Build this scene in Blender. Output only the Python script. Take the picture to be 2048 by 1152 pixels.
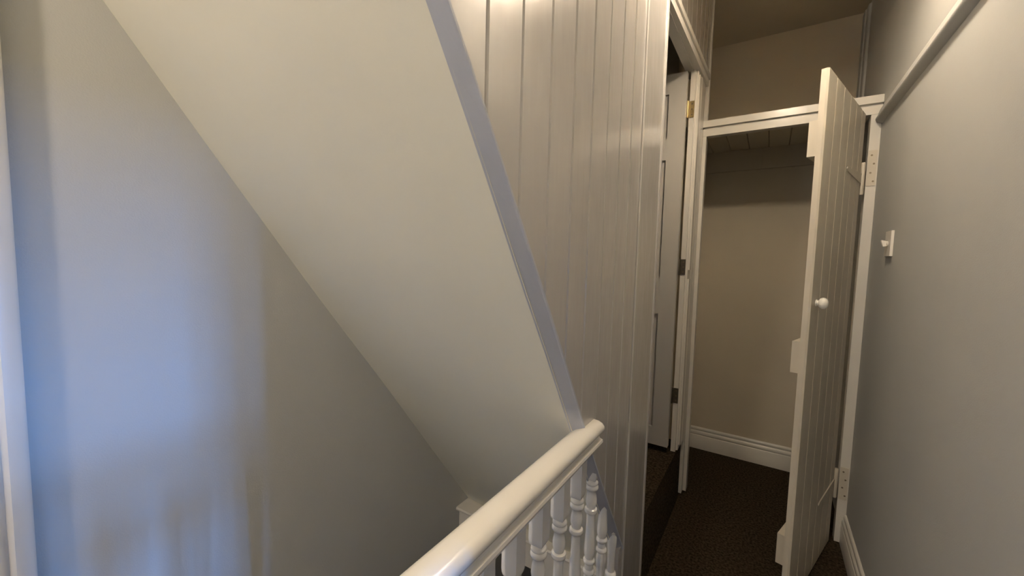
import bpy, bmesh, math, random
from mathutils import Vector, Matrix

random.seed(7)
S = bpy.context.scene
for o in list(bpy.data.objects):
    bpy.data.objects.remove(o)
COL = S.collection

# ------------------------------------------------------------------ camera
# origin = the lens; +Y runs along the landing, +X towards the right-hand wall
FPX = 793.2
yaw, pitch, roll = math.radians(32.874), math.radians(4.281), math.radians(-1.362)
fwd = Vector((-math.sin(yaw) * math.cos(pitch), math.cos(yaw) * math.cos(pitch), -math.sin(pitch)))
r0 = Vector((math.cos(yaw), math.sin(yaw), 0))
d0 = fwd.cross(r0)
right = math.cos(roll) * r0 + math.sin(roll) * d0
down = -math.sin(roll) * r0 + math.cos(roll) * d0
cam = bpy.data.cameras.new('camera')
cam.sensor_width = 36
cam.lens = FPX / 2048 * 36
cam.clip_start = 0.02
co = bpy.data.objects.new('camera', cam)
COL.objects.link(co)
up = -down
co.matrix_world = Matrix(((right.x, up.x, -fwd.x, 0), (right.y, up.y, -fwd.y, 0),
                          (right.z, up.z, -fwd.z, 0), (0, 0, 0, 1)))
S.camera = co

# ------------------------------------------------------------------ light and exposure
SKY = (0.13, 0.38, 1.0)
SKY_STRENGTH = 90.0
LAMP_AHEAD = 112.0
LAMP_BEHIND = 150.0
WARM = (1.0, 0.86, 0.68)
S.view_settings.view_transform = 'Standard'
S.view_settings.look = 'None'
S.view_settings.exposure = 1.6
S.view_settings.gamma = 1.0
S.view_settings.use_curve_mapping = False
S.cycles.max_bounces = 5
S.cycles.diffuse_bounces = 4
S.cycles.glossy_bounces = 2
w = bpy.data.worlds.new('sky')
S.world = w
w.use_nodes = True
bg = w.node_tree.nodes['Background']
bg.inputs[0].default_value = (*SKY, 1)
bg.inputs[1].default_value = SKY_STRENGTH
# daylight window of the bedroom on the right (behind the camera)
WX, WY0, WY1, WZ0, WZ1 = 3.0, -.10, .33, -0.55, 0.60
pl = bpy.data.lights.new('window_portal', 'AREA')
pl.shape = 'RECTANGLE'
pl.size = WZ1 - WZ0
pl.size_y = WY1 - WY0
pl.cycles.is_portal = True
po = bpy.data.objects.new('window_portal', pl)
COL.objects.link(po)
po.location = (WX + .11, (WY0 + WY1) / 2, (WZ0 + WZ1) / 2)
po.rotation_euler = (0, math.radians(90), 0)

p2 = pl.copy()
p2.name = 'rear_window_portal'
p2.size, p2.size_y = .42, .80
p2o = bpy.data.objects.new('rear_window_portal', p2)
COL.objects.link(p2o)
p2o.location = (-.91, -2.31, .25)
p2o.rotation_euler = (math.radians(90), 0, 0)


# ------------------------------------------------------------------ materials
def mat(name, col, rough=.5, spec=.5, bump=None, var=None, emit=None, metal=0, coat=0):
    """bump = (scale xyz, strength, distance); var = (scale, amount)"""
    m = bpy.data.materials.new(name)
    m.use_nodes = True
    nt = m.node_tree
    b = nt.nodes['Principled BSDF']
    b.inputs['Base Color'].default_value = (*col, 1)
    b.inputs['Roughness'].default_value = rough
    b.inputs['Specular IOR Level'].default_value = spec
    b.inputs['Metallic'].default_value = metal
    if coat:
        b.inputs['Coat Weight'].default_value = coat
        b.inputs['Coat Roughness'].default_value = .2
    tc = nt.nodes.new('ShaderNodeTexCoord')
    if bump:
        layers = bump if isinstance(bump, list) else [bump]
        prev = None
        for sc, st, di in layers:
            mp = nt.nodes.new('ShaderNodeMapping')
            mp.inputs['Scale'].default_value = sc
            nz = nt.nodes.new('ShaderNodeTexNoise')
            nz.inputs['Scale'].default_value = 1
            nz.inputs['Detail'].default_value = 1.5
            bp = nt.nodes.new('ShaderNodeBump')
            bp.inputs['Strength'].default_value = st
            bp.inputs['Distance'].default_value = di
            nt.links.new(tc.outputs['Object'], mp.inputs[0])
            nt.links.new(mp.outputs[0], nz.inputs['Vector'])
            nt.links.new(nz.outputs['Fac'], bp.inputs['Height'])
            if prev:
                nt.links.new(prev.outputs[0], bp.inputs['Normal'])
            prev = bp
        nt.links.new(prev.outputs[0], b.inputs['Normal'])
        nt.links.new(prev.outputs[0], b.inputs['Coat Normal'])
    if var:
        nz = nt.nodes.new('ShaderNodeTexNoise')
        nz.inputs['Scale'].default_value = var[0]
        nz.inputs['Detail'].default_value = 2
        rp = nt.nodes.new('ShaderNodeValToRGB')
        a = var[1]
        rp.color_ramp.elements[0].position = .3
        rp.color_ramp.elements[1].position = .7
        rp.color_ramp.elements[0].color = (*[c * (1 - a) for c in col], 1)
        rp.color_ramp.elements[1].color = (*[min(1, c * (1 + a)) for c in col], 1)
        nt.links.new(tc.outputs['Object'], nz.inputs['Vector'])
        nt.links.new(nz.outputs['Fac'], rp.inputs[0])
        nt.links.new(rp.outputs[0], b.inputs['Base Color'])
    if emit:
        b.inputs['Emission Color'].default_value = (*emit[0], 1)
        b.inputs['Emission Strength'].default_value = emit[1]
    return m


def glass_mat(name='window_glass', tint=(1, 1, 1)):
    m = bpy.data.materials.new(name)
    m.use_nodes = True
    nt = m.node_tree
    nt.nodes.remove(nt.nodes['Principled BSDF'])
    t = nt.nodes.new('ShaderNodeBsdfTransparent')
    t.inputs[0].default_value = (*tint, 1)
    g = nt.nodes.new('ShaderNodeBsdfGlossy')
    g.inputs['Roughness'].default_value = .02
    mx = nt.nodes.new('ShaderNodeMixShader')
    mx.inputs[0].default_value = .06
    nt.links.new(t.outputs[0], mx.inputs[1])
    nt.links.new(g.outputs[0], mx.inputs[2])
    nt.links.new(mx.outputs[0], nt.nodes['Material Output'].inputs[0])
    return m


WALL = mat('grey_emulsion', (.495, .495, .475), .75, .25, [((260, 260, 260), .16, .002), ((18, 18, 18), .10, .004)], (3, .02))
CEIL = mat('cream_emulsion', (.68, .65, .55), .8, .2, [((260, 260, 260), .16, .002), ((9, 9, 9), .12, .006)], (3, .02))
OLIVE = mat('beige_emulsion', (.56, .495, .385), .8, .2, ((260, 260, 260), .16, .002), (3, .03))
GLOSS = mat('white_gloss_panelling', (.52, .495, .47), .26, 1.0, [((70, 70, 6), .06, .004), ((20, 20, 8), .15, .008)], (5, .025), None, 0, 1.0)
PALE = mat('pale_eggshell_boards', (.66, .60, .48), .6, .3)
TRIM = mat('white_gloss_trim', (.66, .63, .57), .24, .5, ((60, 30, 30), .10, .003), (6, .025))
STRIP = mat('white_gloss_strip_daylight_tint', (.47, .49, .56), .24, .5, ((60, 30, 30), .10, .003), (6, .025))  # white gloss, with the blue of reflected daylight put into its base colour
RAILM = mat('white_gloss_handrail', (.76, .73, .67), .2, .5, ((60, 8, 60), .06, .003))
BALM = mat('white_gloss_baluster', (.82, .80, .77), .16, .5, ((40, 40, 15), .06, .003))
DOORM = mat('old_white_eggshell', (.56, .51, .42), .42, .45, [((60, 60, 5), .25, .004)], (7, .05))
SLABM = mat('grey_white_satin', (.50, .475, .435), .42, .4, ((150, 150, 12), .10, .002))
CARPET = mat('dark_brown_carpet', (.050, .036, .022), 1.0, .05, [((420, 420, 420), .9, .006), ((60, 60, 60), .3, .006)], (95, .65))
BRASS = mat('tarnished_brass', (.55, .43, .22), .32, .5, None, None, None, 1.0)
STEEL = mat('dull_dark_steel', (.16, .14, .11), .42, .5, None, None, None, 1.0)
PLASTIC = mat('white_plastic', (.78, .74, .68), .3, .5)
KNOBM = mat('white_ceramic', (.82, .79, .72), .12, .6)
SCREW = mat('screw_heads', (.25, .2, .14), .45, .5, None, None, None, .8)
ROOM = mat('bedroom_paint', (.62, .62, .62), .8, .2)
GLASS = glass_mat()
DAYLIGHT_FILTER = glass_mat('rear_daylight_filter', (.185, .165, .15))  # added filter tint that dims and warms the rear window daylight
SHADE = mat('cream_lampshade', (.55, .46, .33), .9, .1)
_nt = SHADE.node_tree
_t = _nt.nodes.new('ShaderNodeBsdfTranslucent')
_t.inputs[0].default_value = (.62, .50, .34, 1)
_m = _nt.nodes.new('ShaderNodeMixShader')
_m.inputs[0].default_value = .45
_nt.links.new(_nt.nodes['Principled BSDF'].outputs[0], _m.inputs[1])
_nt.links.new(_t.outputs[0], _m.inputs[2])
_nt.links.new(_m.outputs[0], _nt.nodes['Material Output'].inputs[0])
GLOW1 = mat('opal_globe_ahead', (.9, .85, .75), .4, .5, None, None, (WARM, LAMP_AHEAD))
GLOW2 = mat('opal_globe_behind', (.9, .85, .75), .4, .5, None, None, (WARM, LAMP_BEHIND))


# ------------------------------------------------------------------ helpers
def add_box(bm, x0, x1, y0, y1, z0, z1):
    v = [bm.verts.new((x, y, z)) for x in (x0, x1) for y in (y0, y1) for z in (z0, z1)]
    for f in ((0, 1, 3, 2), (4, 6, 7, 5), (0, 4, 5, 1), (2, 3, 7, 6), (0, 2, 6, 4), (1, 5, 7, 3)):
        bm.faces.new([v[i] for i in f])
    return v


def add_prism(bm, poly, fa, a, b):
    """poly: 2D points; fa(u,v,t)->xyz; extruded from t=a to t=b"""
    n = len(poly)
    A = [bm.verts.new(fa(u, v, a)) for u, v in poly]
    B = [bm.verts.new(fa(u, v, b)) for u, v in poly]
    for i in range(n):
        bm.faces.new((A[i], A[(i + 1) % n], B[(i + 1) % n], B[i]))
    bm.faces.new(A[::-1])
    bm.faces.new(B)


def add_lathe(bm, prof, n=20, axis='z', o=(0, 0, 0)):
    rings = []
    for r, h in prof:
        ring = []
        for i in range(n):
            a = 2 * math.pi * i / n
            c, s = r * math.cos(a), r * math.sin(a)
            p = {'z': (c, s, h), 'x': (h, c, s), 'y': (c, h, s)}[axis]
            ring.append(bm.verts.new((p[0] + o[0], p[1] + o[1], p[2] + o[2])))
        rings.append(ring)
    for a, b in zip(rings, rings[1:]):
        for i in range(n):
            bm.faces.new((a[i], a[(i + 1) % n], b[(i + 1) % n], b[i]))
    bm.faces.new(rings[0][::-1])
    bm.faces.new(rings[-1])


def obj(name, bm, m, parent=None, bevel=0, smooth=False, seg=2, loc=None):
    if bevel:
        bmesh.ops.bevel(bm, geom=[e for e in bm.edges if len(e.link_faces) == 2 and e.calc_face_angle(0) > .5],
                        offset=bevel, segments=seg, affect='EDGES', clamp_overlap=True)
    bmesh.ops.recalc_face_normals(bm, faces=bm.faces)
    me = bpy.data.meshes.new(name)
    bm.to_mesh(me)
    bm.free()
    me.materials.append(m)
    if smooth:
        me.polygons.foreach_set('use_smooth', [True] * len(me.polygons))
        me.set_sharp_from_angle(angle=math.radians(40))
    o = bpy.data.objects.new(name, me)
    COL.objects.link(o)
    if parent:
        o.parent = parent
    if loc:
        o.location = loc
    return o


def boxes(name, bl, m, parent=None, bevel=0, loc=None, seg=2):
    bm = bmesh.new()
    for b in bl:
        add_box(bm, *b)
    return obj(name, bm, m, parent, bevel, bool(bevel), seg, loc)


def tag(o, label=None, cat=None, group=None, kind=None):
    if label:
        o['label'] = label
    if cat:
        o['category'] = cat
    if group:
        o['group'] = group
    if kind:
        o['kind'] = kind
    return o


def empty(name, loc=(0, 0, 0), rz=0):
    o = bpy.data.objects.new(name, None)
    COL.objects.link(o)
    o.location = loc
    o.rotation_euler = (0, 0, rz)
    o.empty_display_size = .1
    return o


def interp(pts, y):
    if y <= pts[0][0]:
        (a, b), (c, d) = pts[0], pts[1]
    elif y >= pts[-1][0]:
        (a, b), (c, d) = pts[-2], pts[-1]
    else:
        for (a, b), (c, d) in zip(pts, pts[1:]):
            if a <= y <= c:
                break
    return b + (d - b) * (y - a) / (c - a)


# ------------------------------------------------------------------ key dimensions (metres, relative to the lens)
ZF, ZC = -1.40, 1.52          # landing carpet, ceiling
XR, XL = 0.40, -1.25          # right wall, left stairwell wall
XP = -0.385                   # face of the boarded partition
YC, YB = 2.53, 3.23           # cupboard front, cupboard back wall
# slope of the stair soffit: (y, z) along the partition and along the left wall
RC = [(-.47, 1.56), (.417, .343), (.513, .219), (.612, .069), (.729, -.09), (.97, -.457), (1.026, -.545), (1.412, -1.092)]
SC = [(-.47, 1.56), (.407, .344), (.430, .303), (.476, .240), (.522, .174), (.675, -.063), (.792, -.228), (.934, -.453), (1.37, -1.088)]
LC = [(-.445, 1.56), (.269, .538), (.344, .431), (.438, .295), (.564, .118), (.757, -.154), (1.0, -.48), (1.343, -.958), (1.575, -1.275)]

# ------------------------------------------------------------------ structure
fl = boxes('floor', [(-.43, XR, .1, YB, ZF - .06, ZF), (XL, XR, -2.2, .1, ZF - .06, ZF),
                     (XL, -.43, 2.38, YB + .1, ZF - .06, ZF)], CARPET)
tag(fl, 'dark brown carpet on the narrow landing and cupboard floor', 'floor', kind='structure')
ce = boxes('ceiling', [(XL - .1, XR + .1, -2.3, YB + .1, ZC, ZC + .1)], OLIVE)
tag(ce, 'flat plaster ceiling above the landing and cupboard recess', 'ceiling', kind='structure')
wl = boxes('wall_left', [(XL - .1, XL, -2.3, 2.7, -4.0, ZC)], WALL)
tag(wl, 'pale grey painted stairwell wall on the left under blue daylight', 'wall', kind='structure')
DY0, DY1, DZ = -.45, .36, .05       # unseen bedroom doorway, head lowered to keep daylight off the upper left wall
wr = boxes('wall_right', [(XR, XR + .1, DY1, YB + .1, ZF - .06, ZC), (XR, XR + .1, -2.3, DY0, ZF - .06, ZC),
                          (XR, XR + .1, DY0, DY1, DZ, ZC)], WALL)
tag(wr, 'pale grey painted wall along the right of the landing', 'wall', kind='structure')
wb = boxes('wall_back', [(XL, XR, YB, YB + .1, ZF - .06, ZC)], OLIVE)
tag(wb, 'beige painted wall at the back of the cupboard', 'wall', kind='structure')
RX0, RX1, RZ0, RZ1 = -1.12, -.70, -.15, .65
wn = boxes('wall_rear', [(XL, RX0, -2.3, -2.2, ZF - .06, ZC), (RX1, XR, -2.3, -2.2, ZF - .06, ZC),
                         (RX0, RX1, -2.3, -2.2, ZF - .06, RZ0), (RX0, RX1, -2.3, -2.2, RZ1, ZC)], WALL)
tag(wn, 'plain painted wall closing the landing behind the viewer', 'wall', kind='structure')
ws = boxes('wall_cupboard_side', [(-.56, -.50, YC, YB, ZF - .06, ZC), (XL, -.50, 2.46, YC + .01, ZF - .06, ZC)], OLIVE)
tag(ws, 'beige plaster side wall of the cupboard beside the narrow stair', 'wall', kind='structure')
wu = boxes('wall_stairwell_right', [(-.43, -.41, .1, 2.6, -4.0, ZF - .06)], WALL)
tag(wu, 'painted stairwell wall below the landing edge', 'wall', kind='structure')
wu = boxes('wall_stairwell_end', [(XL, -.41, 2.6, 2.7, -4.0, ZF - .06)], WALL)
tag(wu, 'painted wall at the foot of the lower stair', 'wall', kind='structure')
wu = boxes('wall_stairwell_near', [(XL, -.41, .04, .1, -4.0, ZF - .06)], WALL)
tag(wu, 'painted wall under the head of the lower stair', 'wall', kind='structure')
fb = boxes('floor_hall', [(XL, -.43, .1, 2.6, -4.06, -4.0)], CARPET)
tag(fb, 'dark carpeted hall floor at the foot of the stairs', 'floor', kind='structure')

# sloping soffit under the upper flight, ruled between its two edges
bm = bmesh.new()
N = 40
zs = [1.56 + (-1.275 - 1.56) * i / N for i in range(N + 1)]


def y_at(curve, z):
    pts = sorted([(b, a) for a, b in curve])
    return interp(pts, z)


def smooth_curve(curve):
    ys = [y_at(curve, z) for z in zs]
    for _ in range(3):
        ys = [ys[0]] + [(ys[i - 1] + 2 * ys[i] + ys[i + 1]) / 4 for i in range(1, N)] + [ys[-1]]
    return ys


yl, yr, ysf = smooth_curve(LC), smooth_curve(RC), smooth_curve(SC)
XSR = -.405
front, back = [], []
for i, z in enumerate(zs):
    front.append([bm.verts.new((x, yl[i] + (ysf[i] - yl[i]) * t, z)) for x, t in ((XL, 0), (-.97, .33), (-.69, .66), (XSR, 1))])
    back.append([bm.verts.new((x, yl[i] + (ysf[i] - yl[i]) * t + .045, z)) for x, t in ((XL, 0), (-.97, .33), (-.69, .66), (XSR, 1))])
for i in range(N):
    for j in range(3):
        bm.faces.new((front[i][j], front[i + 1][j], front[i + 1][j + 1], front[i][j + 1]))
        bm.faces.new((back[i][j], back[i][j + 1], back[i + 1][j + 1], back[i + 1][j]))
    bm.faces.new((front[i][0], back[i][0], back[i + 1][0], front[i + 1][0]))
    bm.faces.new((front[i][3], front[i + 1][3], back[i + 1][3], back[i][3]))
so = obj('ceiling_slope', bm, CEIL, smooth=True)
tag(so, 'cream plastered sloping soffit under the upper stair flight', 'ceiling', kind='structure')

# ------------------------------------------------------------------ boarded partition
pan = empty('wall_panelling', (XP, 1.0, ZF))
tag(pan, 'cream gloss tongue and groove partition of vertical boards beside the stairs', 'panelling', kind='structure')
grooves = [-.462, -.355, -.248, -.141, -.034, .073, .18, .294, .402, .51, .613, .722, .832, .938, 1.046, 1.152, 1.256, 1.372]
TT = .014                                       # trim thickness along y below the boards


def zb(y):
    return y_at_curve_z(y)


RCs = sorted(zip(yr, zs))


def y_at_curve_z(y):
    return interp(RCs, y)


CH, GD = .0045, .0075
for k, (a, b) in enumerate(zip(grooves, grooves[1:])):
    bm = bmesh.new()
    off = random.uniform(-.0008, .0008)
    prof = [(XP - .02, a), (XP - GD + off, a), (XP + off, a + CH), (XP + off, (a + b) / 2), (XP + off, b - CH), (XP - GD + off, b), (XP - .02, b)]
    bot = [bm.verts.new((x - XP, y - 1.0, min(ZC, y_at_curve_z(y)) - ZF)) for x, y in prof]
    top = [bm.verts.new((x - XP, y - 1.0, ZC + .002 - ZF)) for x, y in prof]
    n = len(prof)
    for i in range(n):
        bm.faces.new((bot[i], bot[(i + 1) % n], top[(i + 1) % n], top[i]))
    bm.faces.new(bot[::-1])
    bm.faces.new(top)
    obj('board', bm, GLOSS, pan)
# wide end board running down to the floor, with a bead on the doorway edge
YE = 1.635


def shape_xy(name, poly, z0, z1, m, parent, bevel=0):
    bm = bmesh.new()
    add_prism(bm, poly, lambda u, v, t: (u - XP, v - 1.0, t - ZF), z0, z1)
    return obj(name, bm, m, parent, bevel, bool(bevel))


shape_xy('end_board', [(XP - .022, 1.372), (XP + .002, 1.372), (XP + .006, 1.376), (XP + .006, YE - .02), (XP - .022, YE - .02)], ZF, ZC, GLOSS, pan)
shape_xy('edge_bead', [(XP - .05, YE - .02), (XP + .002, YE - .02), (XP + .009, YE - .016), (XP + .011, YE - .007), (XP + .007, YE), (XP - .05, YE)], ZF, ZC, GLOSS, pan)
shape_xy('foot_board', [(XP - .022, 1.335), (XP - .002, 1.335), (XP, 1.338), (XP, 1.3715), (XP - .022, 1.3715)], ZF, -1.02, GLOSS, pan, .002)

# sloping edge trim under the boards
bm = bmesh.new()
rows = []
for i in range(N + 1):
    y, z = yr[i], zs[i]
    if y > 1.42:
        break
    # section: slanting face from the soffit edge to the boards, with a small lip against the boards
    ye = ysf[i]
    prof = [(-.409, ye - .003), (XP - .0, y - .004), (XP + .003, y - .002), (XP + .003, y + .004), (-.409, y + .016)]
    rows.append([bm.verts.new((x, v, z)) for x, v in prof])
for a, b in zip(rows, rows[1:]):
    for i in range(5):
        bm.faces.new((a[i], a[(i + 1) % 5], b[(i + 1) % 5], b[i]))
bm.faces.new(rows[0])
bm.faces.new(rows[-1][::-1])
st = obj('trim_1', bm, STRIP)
tag(st, 'white sloping edge strip where boarded partition meets the soffit', 'trim', kind='structure')

# over-door boards and the slightly skewed doorway wall (x drifts from -.385 to -.364)


def xw(y):
    return -.385 + (y - YE) * (.021 / .85)


ov = empty('wall_overdoor', (XP, 2.1, 1.0))
tag(ov, 'cream boarded panel above the narrow stair doorway', 'panelling', kind='structure')
ys = [YE + .01 + i * .107 for i in range(9)] + [2.60]
for a, b in zip(ys, ys[1:]):
    bm = bmesh.new()
    prof = [(xw(a) - .03, a), (xw(a) - .005, a), (xw(a), a + CH), (xw(b), b - CH), (xw(b) - .005, b), (xw(b) - .03, b)]
    add_prism(bm, prof, lambda u, v, t: (u - XP, v - 2.1, t - 1.0), 1.03, ZC)
    obj('board', bm, GLOSS, ov)
bm = bmesh.new()
add_prism(bm, [(xw(2.6) - .03, 2.6), (xw(2.6) + .004, 2.6), (xw(2.6) + .008, 2.606), (xw(2.6) + .008, 2.624), (xw(2.6), 2.63), (xw(2.6) - .03, 2.63)],
          lambda u, v, t: (u - XP, v - 2.1, t - 1.0), .80, ZC)
obj('corner_bead', bm, TRIM, ov)

# doorway frame: head and far post
df = empty('trim_2', (-.375, 2.4, ZF))
tag(df, 'white moulded door frame around the narrow stair doorway', 'door frame', kind='structure')


def dbox(name, b, m=TRIM, bevel=.002):
    return boxes(name, [(b[0] + .375, b[1] + .375, b[2] - 2.4, b[3] - 2.4, b[4] - ZF, b[5] - ZF)], m, df, bevel)


dbox('door_lining', (-.404, -.380, 2.30, 2.40, -1.06, 1.0))
# far architrave with its beads
bm = bmesh.new()
add_prism(bm, [(-.40, 2.318), (-.374, 2.318), (-.370, 2.322), (-.370, 2.40), (-.366, 2.41), (-.364, 2.42), (-.364, 2.488), (-.40, 2.488)],
          lambda u, v, t: (u + .375, v - 2.4, t - ZF), -1.05, 1.0)
obj('architrave', bm, TRIM, df)
dbox('post', (-.392, -.364, 2.4885, 2.529, -1.385, 1.0), TRIM, .003)
for z0, z1 in ((-.02 - .02, .98), (-1.02, -.09)):
    dbox('stop_bead', (-.385, -.362, 2.326, 2.372, z0, z1), TRIM, .007)
# head
for x0, x1, z0, z1, nm in ((-.430, -.392, .995, 1.05, 'head_lining'), (-.400, -.366, 1.0, 1.035, 'head_architrave'), (-.400, -.358, 1.035, 1.06, 'head_moulding')):
    bm = bmesh.new()
    for ya in (0,):
        add_prism(bm, [(x0, z0), (x1, z0), (x1, z1), (x0, z1)],
                  lambda u, v, t: (u + .375 + (xw(t) + .375 if nm != 'head_lining' else 0), t - 2.4, v - ZF + (t - 2.3) * .01), YE, 2.40 if nm == 'head_lining' else 2.56)
    obj(nm, bm, TRIM, df, .004, True)
dbox('near_lining', (-.47, -.436, 1.60, YE - .001, -1.40, 1.0))

# ------------------------------------------------------------------ door standing open on the narrow stair
d1 = empty('door_1', (-.413, 2.25, -1.02))
tag(d1, 'grey white panelled door standing open inside the narrow stair doorway', 'door', kind='structure')
DW, DH, DT = .68, 2.0, .036
px = [(-.085 - .215, -.085), (-DW + .105, -DW + .105 + .205)]
pz = [(1.67, 1.90), (.93, 1.56), (.10, .735)]
bl = [(-DW, 0, 0, DT, 0, .10), (-DW, 0, 0, DT, 1.90, DH)]
bl += [(-.085, 0, 0, DT, .10, 1.90), (-DW, -DW + .105, 0, DT, .10, 1.90), (px[1][1], px[0][0], 0, DT, .10, 1.90)]
for z0, z1 in ((.735, .93), (1.56, 1.67)):
    bl += [(px[0][0], px[0][1], 0, DT, z0, z1), (px[1][0], px[1][1], 0, DT, z0, z1)]
bm = bmesh.new()
for b in bl:
    add_box(bm, *b)
obj('door_leaf', bm, SLABM, d1)
for a, b in px:
    for z0, z1 in pz:
        bm = bmesh.new()
        add_box(bm, a, b, .012, DT - .012, z0, z1)
        add_box(bm, a + .03, b - .03, .006, DT - .006, z0 + .03, z1 - .03)
        obj('door_panel', bm, SLABM, d1)
for hz, m in ((.80, BRASS), (-.025, STEEL), (-.735, STEEL)):
    h = boxes('hinge', [(.010, .034, .046, .049, hz + 1.02 - .042, hz + 1.02 + .042)], m, d1)
    bm = bmesh.new()
    add_lathe(bm, [(.005, -.044), (.006, -.04), (.006, .04), (.005, .044)], 10, 'z', (.003, .04, hz + 1.02))
    obj('knuckle', bm, m, h, smooth=True)
    for s in (-.027, 0, .027):
        bm = bmesh.new()
        add_lathe(bm, [(.0045, 0), (.004, -.0015)], 10, 'y', (.023, .0462, hz + 1.02 + s))
        obj('screw', bm, SCREW, h)

# ------------------------------------------------------------------ narrow stair behind the door
at = empty('upper_stair', (-.82, 2.0, ZF))
tag(at, 'dark carpeted steep stair rising behind the open doorway', 'stairs')


def step(b, bev=.018):
    return boxes('step', [(b[0] + .82, b[1] + .82, b[2] - 2.0, b[3] - 2.0, b[4] - ZF, b[5] - ZF)], CARPET, at, bev, seg=3)


step((XL + .002, -.376, YE + .002, 2.455, ZF, -1.055))
for k in range(5):
    y1 = 1.625 - k * .15
    step((XL + .002, -.438, y1 - .16, y1 + .01, -1.055 + k * .21, -1.055 + (k + 1) * .21), .01)

# ------------------------------------------------------------------ lower flight
ls = empty('lower_stair', (-.84, .1, ZF))
tag(ls, 'dark carpeted stair going down behind the white balustrade', 'stairs')
for k in range(12):
    y0, zt = .102 + k * .205, ZF - (k + 1) * .195
    boxes('step', [(XL + .002 + .84, -.432 + .84, y0 - .1, y0 + .225 - .1, max(zt - .30, -3.995) - ZF, zt - ZF)], CARPET, ls, .012)

# ------------------------------------------------------------------ end ledge under the soffit
el = empty('baseboard_end', (-.84, 1.5, ZF))
tag(el, 'white capped skirting ledge at the far end of the stairwell', 'skirting', kind='structure')
boxes('fascia', [(XL + .001 + .84, -.43 + .84, -.012, .10, 0.0, .128)], TRIM, el, .003)
bm = bmesh.new()
add_prism(bm, [(-.012, .112), (-.020, .118), (-.026, .126), (-.036, .130), (-.038, .138), (-.034, .146), (.10, .146), (.10, .112)],
          lambda u, v, t: (t + .84, u, v), XL + .001, -.43)
obj('cap', bm, TRIM, el, smooth=True)

# ------------------------------------------------------------------ balustrade
XB = -.400
ba = empty('balustrade', (XB, .12, ZF))
tag(ba, 'white painted balustrade with moulded handrail and turned spindles', 'balustrade')
hp = [(0.0, -.440), (.014, -.4415), (.024, -.446), (.030, -.453), (.0315, -.461), (.028, -.469), (.019, -.4755), (.0165, -.482), (.019, -.4885),
      (.027, -.4915), (.0285, -.498), (.025, -.503), (.020, -.514), (0, -.516)]
hp = hp + [(-u, v) for u, v in hp[-2:0:-1]]
XH = -.3835
bm = bmesh.new()
add_prism(bm, hp, lambda u, v, t: (u + XH - XB, t - .12, v - ZF), .12, 1.03)
obj('handrail', bm, RAILM, ba, smooth=True)
half = [(.0105, -.640), (.0145, -.643), (.0175, -.647), (.0185, -.651), (.0175, -.655), (.0150, -.657), (.0185, -.660), (.0195, -.665), (.0185, -.670),
        (.0150, -.673), (.0125, -.677), (.0140, -.688), (.0160, -.700), (.0165, -.710), (.0150, -.720), (.0125, -.728), (.0180, -.731), (.0195, -.737),
        (.0180, -.743), (.0125, -.747), (.0122, -.770), (.0130, -.800), (.0150, -.835), (.0165, -.860), (.0160, -.872), (.0135, -.882), (.0125, -.886),
        (.0165, -.889), (.0180, -.894), (.0165, -.899), (.0130, -.903), (.0130, -.911)]
mid = -.911
prof = half + [(r, 2 * mid - z) for r, z in half[-2::-1]]
bm = bmesh.new()
add_lathe(bm, [(r, z - ZF) for r, z in prof], 20)
h = .0175


def block(z0, z1, taper_at):
    # square block with lamb's tongue shoulders at one end
    pr = [(h, z1), (h, z0)] if taper_at is None else None
    sgn = -1 if taper_at == 'bottom' else 1
    zs_ = [z1, z0 + .018, z0 + .010, z0 + .004, z0] if sgn < 0 else [z0, z1 - .018, z1 - .010, z1 - .004, z1]
    hs = [h, h, h * .97, h * .90, h * .80]
    rings = [[bm.verts.new((sx * a, sy * a, z - ZF)) for sx, sy in ((-1, -1), (1, -1), (1, 1), (-1, 1))] for a, z in zip(hs, zs_)]
    for a, b in zip(rings, rings[1:]):
        for i in range(4):
            bm.faces.new((a[i], a[(i + 1) % 4], b[(i + 1) % 4], b[i]))
    bm.faces.new(rings[0])
    bm.faces.new(rings[-1][::-1])


block(-.641, -.505, 'bottom')
block(ZF + .02, -1.181, 'top')
sp = obj('baluster', bm, BALM, ba, smooth=True, loc=(0, .22 - .12, 0))
ybal = [.2185 + .1075 * k for k in range(8)]
for y in ybal[1:]:
    c = sp.copy()
    COL.objects.link(c)
    c.parent = ba
    c.location = (0, y - .12, 0)
# the last spindles are cut off under the sloping strip of the partition
for y in (1.0785, 1.186, 1.2935):
    bm = bmesh.new()
    bm.from_mesh(sp.data)
    zt = y_at_curve_z(y) - .02 - ZF
    g = bm.verts[:] + bm.edges[:] + bm.faces[:]
    nrm = Vector((0, .82, .57))
    res = bmesh.ops.bisect_plane(bm, geom=g, plane_co=(0, 0, zt), plane_no=nrm, clear_outer=True)
    eds = [e for e in res['geom_cut'] if isinstance(e, bmesh.types.BMEdge)]
    bmesh.ops.holes_fill(bm, edges=eds)
    obj('baluster', bm, BALM, ba, smooth=True, loc=(0, y - .12, 0))
boxes('base_rail', [(-.022, .022, 0, 1.21, 0, .022)], BALM, ba, .003)
boxes('apron', [(-.030, -.022, 0, 1.21, -.20, .018)], BALM, ba, .002)
nw = boxes('newel_post', [(-.045, .045, -.10, -.01, 0, .97)], BALM, ba, .004)
bm = bmesh.new()
add_lathe(bm, [(.05, .97), (.055, .98), (.05, .99), (.03, .995), (.04, 1.02), (.042, 1.04), (.03, 1.065), (.005, 1.075)], 20, 'z', (0, -.055, 0))
obj('newel_cap', bm, BALM, nw, smooth=True)

# ------------------------------------------------------------------ built-in cupboard
cu = empty('built_in_cupboard', (0, YC, ZF))
tag(cu, 'built-in landing cupboard with white frame and boarded top', 'cupboard')


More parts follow.
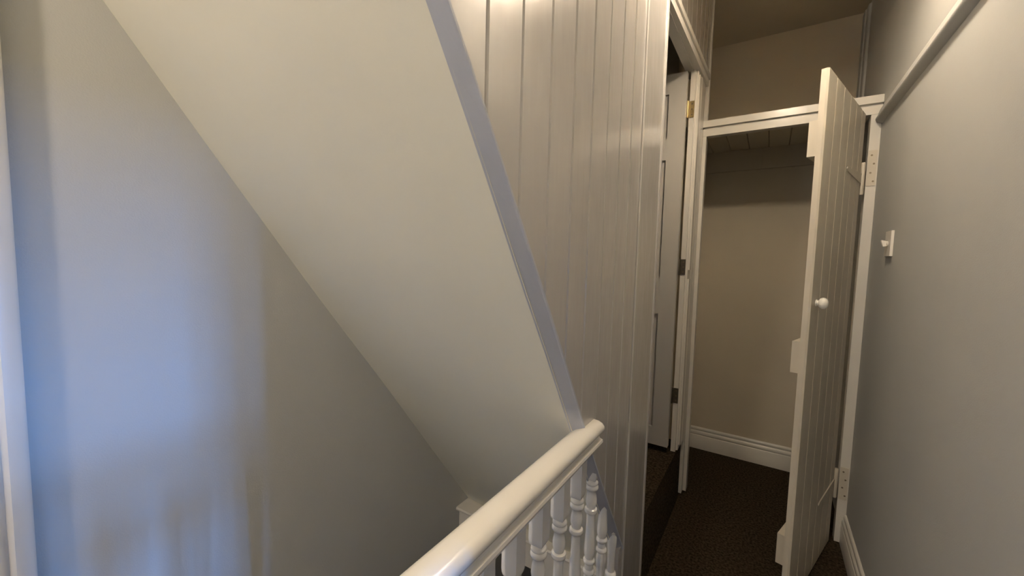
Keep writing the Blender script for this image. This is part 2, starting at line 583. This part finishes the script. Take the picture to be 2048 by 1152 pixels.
def cbox(name, b, m=TRIM, bevel=.003):
    return boxes(name, [(b[0], b[1], b[2] - YC, b[3] - YC, b[4] - ZF, b[5] - ZF)], m, cu, bevel)


cbox('stile', (-.3635, -.345, YC, YC + .05, -1.385, .715))
cbox('stile', (.360, XR - .001, YC, YC + .05, ZF, .715))
cbox('top_rail', (-.3635, XR - .001, YC, YC + .045, .716, .757))
cbox('cap_moulding', (-.3635, XR - .001, YC - .012, YC + .06, .764, .800), TRIM, .005)
cbox('rail_groove', (-.36, XR - .002, YC + .006, YC + .05, .756, .766), TRIM, 0)
for k in range(8):
    x0 = -.497 + k * .1115
    bm = bmesh.new()
    add_prism(bm, [(x0, .796), (x0 + .003, .784), (x0 + .1085, .784), (x0 + .1115, .796), (x0 + .1115, .80), (x0, .80)],
              lambda u, v, t: (u, t - YC, v - ZF), YC + .05, YB - .001)
    obj('top_board', bm, PALE, cu)
cbox('back_batten', (-.497, -.085, YB - .02, YB - .001, .645, .785), OLIVE, .002)
cbox('back_batten', (-.083, XR - .001, YB - .02, YB - .001, .645, .785), OLIVE, .002)

# ------------------------------------------------------------------ cupboard door, swung open
HX, HY = .337, 2.503
FX, FY = .1385, 1.852
ang = math.atan2(FY - HY, FX - HX)
LD = math.hypot(FX - HX, FY - HY)
d2 = empty('door_2', (HX, HY, ZF + .012), ang)
tag(d2, 'ledged and boarded cupboard door standing open, round white knob', 'door', kind='structure')
# local x from hinge to free edge, local +y = outer face side (towards the right wall)
ZT = .712 - (ZF + .012)
edges = [0.0, .087, .204, .320, .438, .562, LD]
for a, b in zip(edges, edges[1:]):
    bm = bmesh.new()
    c = .005
    add_prism(bm, [(a, -.024), (a, -.007), (a + c, 0), (b - c, 0), (b, -.007), (b, -.024)], lambda u, v, t: (u, v, t), 0, ZT)
    obj('board', bm, DOORM, d2)
for zc, hh in ((.4735, .132), (-.3585, .124), (-1.15, .124)):
    z0, z1 = zc - hh / 2 - ZF - .012, zc + hh / 2 - ZF - .012
    boxes('batten', [(.05, LD - .022, -.055, -.0245, z0, z1)], DOORM, d2, .006)
bm = bmesh.new()
add_lathe(bm, [(.013, .0), (.0135, .003), (.010, .005), (.010, .008), (.016, .010), (.0205, .015), (.0225, .022), (.021, .029), (.016, .035), (.008, .038), (.001, .039)],
          20, 'y', (LD - .072, 0, -.144 - ZF - .012))
kn = obj('knob', bm, KNOBM, d2, smooth=True)
tag(kn, 'round white knob')
for zc in (.415, -1.085):
    zc = zc - ZF - .012
    bm = bmesh.new()
    add_prism(bm, [(.006, zc - .022), (.03, zc - .022), (.29, zc - .009), (.30, zc), (.29, zc + .009), (.03, zc + .022), (.006, zc + .022)],
              lambda u, v, t: (u, t, v), .0, .004)
    s_ = obj('strap_hinge', bm, DOORM, d2)
    bm = bmesh.new()
    add_lathe(bm, [(.007, zc - .075), (.0085, zc - .07), (.0085, zc + .07), (.007, zc + .075)], 12, 'z', (-.002, .006, 0))
    obj('knuckle', bm, DOORM, s_, smooth=True)
for zc in (.466, -1.09):
    pb = cbox('hinge_plate', (.3615, .394, YC - .0035, YC - .0001, zc - .083, zc + .083), DOORM, .001)
    for q, dx in ((-.062, .008), (-.022, -.004), (.02, .006), (.06, -.004)):
        bm = bmesh.new()
        add_lathe(bm, [(.0042, -.0036), (.0036, -.0048)], 10, 'y', (.378 + dx, 0, zc + q - ZF))
        obj('screw', bm, SCREW, pb)

# ------------------------------------------------------------------ mouldings on the walls
bm = bmesh.new()
pr = [(XR - .0005, .667), (XR - .020, .676), (XR - .026, .684), (XR - .026, .692), (XR - .021, .698), (XR - .018, .712), (XR - .013, .730), (XR - .007, .742), (XR - .0005, .748)]
add_prism(bm, pr, lambda u, v, t: (u, t, v), DY1 + .08, YC - .013)
t3 = obj('trim_3', bm, WALL, smooth=True)
tag(t3, 'painted picture rail along the right wall ending at the cupboard', 'picture rail', kind='structure')


def skirting(name, fn, a, b, label, hgt=.155, m=TRIM):
    bm = bmesh.new()
    k = hgt / .155
    pr = [(0, 0), (.018, 0), (.018, .095 * k), (.016, .098 * k), (.0125, .100 * k), (.0125, .104 * k), (.0165, .107 * k), (.0165, .118 * k), (.012, .126 * k),
          (.0075, .129 * k), (.0075, .134 * k), (.011, .138 * k), (.011, .145 * k), (.006, .153 * k), (0, .155 * k)]
    add_prism(bm, pr, fn, a, b)
    o = obj(name, bm, m, smooth=True)
    return tag(o, label, 'skirting', kind='structure')


skirting('baseboard_right', lambda u, v, t: (XR - .0005 - u, t, v + ZF), DY1 + .0755, YC - .005, 'white moulded skirting board along the foot of the right wall')
skirting('baseboard_back', lambda u, v, t: (t, YB - .0005 - u, v + ZF), -.498, XR - .001, 'white moulded skirting board at the back of the cupboard', .163)
skirting('baseboard_rear', lambda u, v, t: (t, -2.1995 + u, v + ZF), XL + .001, XR - .001, 'white skirting board on the wall behind the viewer')

# vertical strip in the corner above the cupboard
bm = bmesh.new()
add_prism(bm, [(XR - .0005, 3.085), (XR - .010, 3.09), (XR - .013, 3.10), (XR - .013, 3.15), (XR - .019, 3.155), (XR - .019, YB - .001), (XR - .0005, YB - .001)],
          lambda u, v, t: (u, v, t), .801, 1.50)
t4 = obj('trim_4', bm, WALL)
tag(t4, 'narrow vertical boxing strip in the corner above the cupboard', 'trim', kind='structure')

# ------------------------------------------------------------------ light switch on the right wall
sw = empty('light_switch', (XR, 2.157, .094))
tag(sw, 'small white light switch on the right wall beside the cupboard', 'light switch')
boxes('plate', [(-.009, -.0003, -.045, .045, -.05, .05)], PLASTIC, sw, .003)
bm = bmesh.new()
add_lathe(bm, [(.010, -.009), (.010, -.012), (.006, -.013)], 16, 'x')
obj('collar', bm, PLASTIC, sw, smooth=True)
bm = bmesh.new()
add_prism(bm, [(-.0135, .010), (-.029, .014), (-.030, .011), (-.0235, -.012), (-.0135, -.010)], lambda u, v, t: (u, t, v), -.008, .008)
obj('toggle', bm, PLASTIC, sw, smooth=True)

# ------------------------------------------------------------------ doorway on the left wall (its moulding edges into view)
d3 = empty('door_3', (XL, -.33, ZF))
tag(d3, 'closed white door in a moulded frame at the left edge', 'door', kind='structure')


def arch(name, fn, a, b):
    bm = bmesh.new()
    pr = [(0, 0), (.026, 0), (.028, .004), (.028, .026), (.023, .030), (.020, .034), (.023, .038), (.023, .050), (.018, .058), (.016, .085), (.014, .09), (0, .09)]
    add_prism(bm, pr, fn, a, b)
    return obj(name, bm, TRIM, d3, smooth=True)


arch('architrave', lambda u, v, t: (u + .0003, .123 + .33 - v, t), 0, 2.12)
arch('architrave', lambda u, v, t: (u + .0003, -.78 + .33 + v, t), 0, 2.12)
arch('head_architrave', lambda u, v, t: (u + .0003, t + .33, 2.12 - v), -.69, .033)
boxes('door_leaf', [(.0003, .012, -.36, .363, 0, 2.03)], SLABM, d3, .002)
for (a, b) in ((-.27, -.02), (.03, .28)):
    for z0, z1 in ((.2, .8), (1.0, 1.85)):
        boxes('door_panel', [(.0122, .016, a, b, z0, z1)], SLABM, d3, .003)

# ------------------------------------------------------------------ bedroom on the right, behind the camera, with the daylight window
bw = boxes('wall_bedroom', [(XR + .1, WX, 1.2, 1.3, ZF - .06, ZC), (XR + .1, WX, -2.3, -2.2, ZF - .06, ZC),
                            (WX, WX + .1, -2.3, WY0, ZF - .06, ZC), (WX, WX + .1, WY1, 1.3, ZF - .06, ZC),
                            (WX, WX + .1, WY0, WY1, ZF - .06, WZ0), (WX, WX + .1, WY0, WY1, WZ1, ZC)], ROOM)
tag(bw, 'plain walls of the bedroom beyond the right hand doorway', 'wall', kind='structure')
bf = boxes('floor_bedroom', [(XR, WX, -2.2, 1.2, ZF - .06, ZF - .001)], CARPET)
tag(bf, 'dark carpet in the bedroom beyond the doorway', 'floor', kind='structure')
bc = boxes('ceiling_bedroom', [(XR + .1, WX + .1, -2.3, 1.3, ZC, ZC + .1)], ROOM)
tag(bc, 'white ceiling of the bedroom beyond the doorway', 'ceiling', kind='structure')
w1 = empty('window_1', (WX + .05, (WY0 + WY1) / 2, WZ0))
tag(w1, 'white sash window of the bedroom letting in blue daylight', 'window', kind='structure')
hw, wh = (WY1 - WY0) / 2, WZ1 - WZ0
boxes('window_frame', [(-.03, .03, -hw, -hw + .04, 0, wh), (-.03, .03, hw - .04, hw, 0, wh), (-.03, .03, -hw, hw, 0, .05), (-.03, .03, -hw, hw, wh - .04, wh)], TRIM, w1)
for y0_, y1_ in ((-.10, -.035), (.012, .095), (.14, .168), (.212, .245), (.29, .33)):  # unseen slats added to split the daylight into vertical bands
    yc_ = (WY0 + WY1) / 2
    boxes('light_mask_slat', [(-.065, -.060, y0_ - yc_, y1_ - yc_, .0, wh)], PALE, w1)
boxes('meeting_rail', [(-.02, .02, -hw + .04, hw - .04, wh / 2 - .02, wh / 2 + .02)], TRIM, w1)
for a, b in ((-hw + .04, hw - .04),):
    for z0, z1 in ((.05, wh / 2 - .02), (wh / 2 + .02, wh - .04)):
        boxes('pane', [(-.002, .002, a, b, z0, z1)], GLASS, w1)
w2 = empty('window_2', ((RX0 + RX1) / 2, -2.25, RZ0))
tag(w2, 'small white window in the wall behind the viewer', 'window', kind='structure')
hw, wh = (RX1 - RX0) / 2, RZ1 - RZ0
boxes('window_frame', [(-hw, -hw + .03, -.03, .03, 0, wh), (hw - .03, hw, -.03, .03, 0, wh), (-hw, hw, -.03, .03, 0, .04), (-hw, hw, -.03, .03, wh - .03, wh)], TRIM, w2)
boxes('pane', [(-hw + .03, hw - .03, -.002, .002, .04, wh - .03)], GLASS, w2)
boxes('daylight_filter', [(-hw + .031, hw - .031, .012, .014, .042, wh - .032)], DAYLIGHT_FILTER, w2)  # tinted sheet added behind the pane to weaken the daylight
d4 = empty('trim_5', (XR, (DY0 + DY1) / 2, ZF))
tag(d4, 'white door casing of the unseen bedroom doorway on the right, head lowered to cut daylight', 'door frame', kind='structure')
yc_ = (DY0 + DY1) / 2
boxes('casing', [(-.018, -.0003, DY1 - yc_ - .01, DY1 - yc_ + .075, 0, DZ - ZF + .07)], TRIM, d4, .003)
boxes('casing', [(-.018, -.0003, DY0 - yc_ - .075, DY0 - yc_ + .01, 0, DZ - ZF + .07)], TRIM, d4, .003)
boxes('casing', [(-.018, -.0003, DY0 - yc_ + .01, DY1 - yc_ - .01, DZ - ZF - .01, DZ - ZF + .07)], TRIM, d4, .003)


# ------------------------------------------------------------------ ceiling lamps (above and behind the frame)
def lamp(loc, glow, label, R=.065, shade=False, drop=0):
    l = empty('ceiling_lamp', loc)
    tag(l, label, 'ceiling lamp')
    bm = bmesh.new()
    if drop:
        add_lathe(bm, [(.045, drop), (.045, drop - .012), (.012, drop - .03), (.004, drop - .032), (.004, 0)], 16)
        obj('cord', bm, PLASTIC, l, smooth=True)
        bm = bmesh.new()
        add_lathe(bm, [(.004, 0), (.022, -.012), (.022, -.06), (.026, -.065)], 20)
    else:
        add_lathe(bm, [(.05, 0), (.05, -.012), (.03, -.022), (.03, -.06), (.034, -.065)], 20)
    obj('holder', bm, PLASTIC, l, smooth=True)
    bm = bmesh.new()
    add_lathe(bm, [(max(.002, R * math.sin(a)), -.065 - R * .93 + R * math.cos(a)) for a in [math.radians(20 + 8 * i) for i in range(21)]], 24)
    obj('globe', bm, glow, l, smooth=True)
    if shade:
        bm = bmesh.new()
        n = 32
        rings = [[bm.verts.new((r * math.cos(2 * math.pi * i / n), r * math.sin(2 * math.pi * i / n), z)) for i in range(n)]
                 for r, z in ((.11, -.03), (.14, -.158), (.137, -.158), (.107, -.03))]
        for q in range(4):
            a, b = rings[q], rings[(q + 1) % 4]
            for i in range(n):
                bm.faces.new((a[i], a[(i + 1) % n], b[(i + 1) % n], b[i]))
        obj('shade', bm, SHADE, l, smooth=True)


lamp((.05, 1.45, ZC - .19), GLOW1, 'fabric shaded pendant lamp hanging between partition and right wall', .05, True, .19)
lamp((-.62, -1.20, ZC - .28), GLOW2, 'opal globe pendant hanging over the head of the stairs', drop=.28)
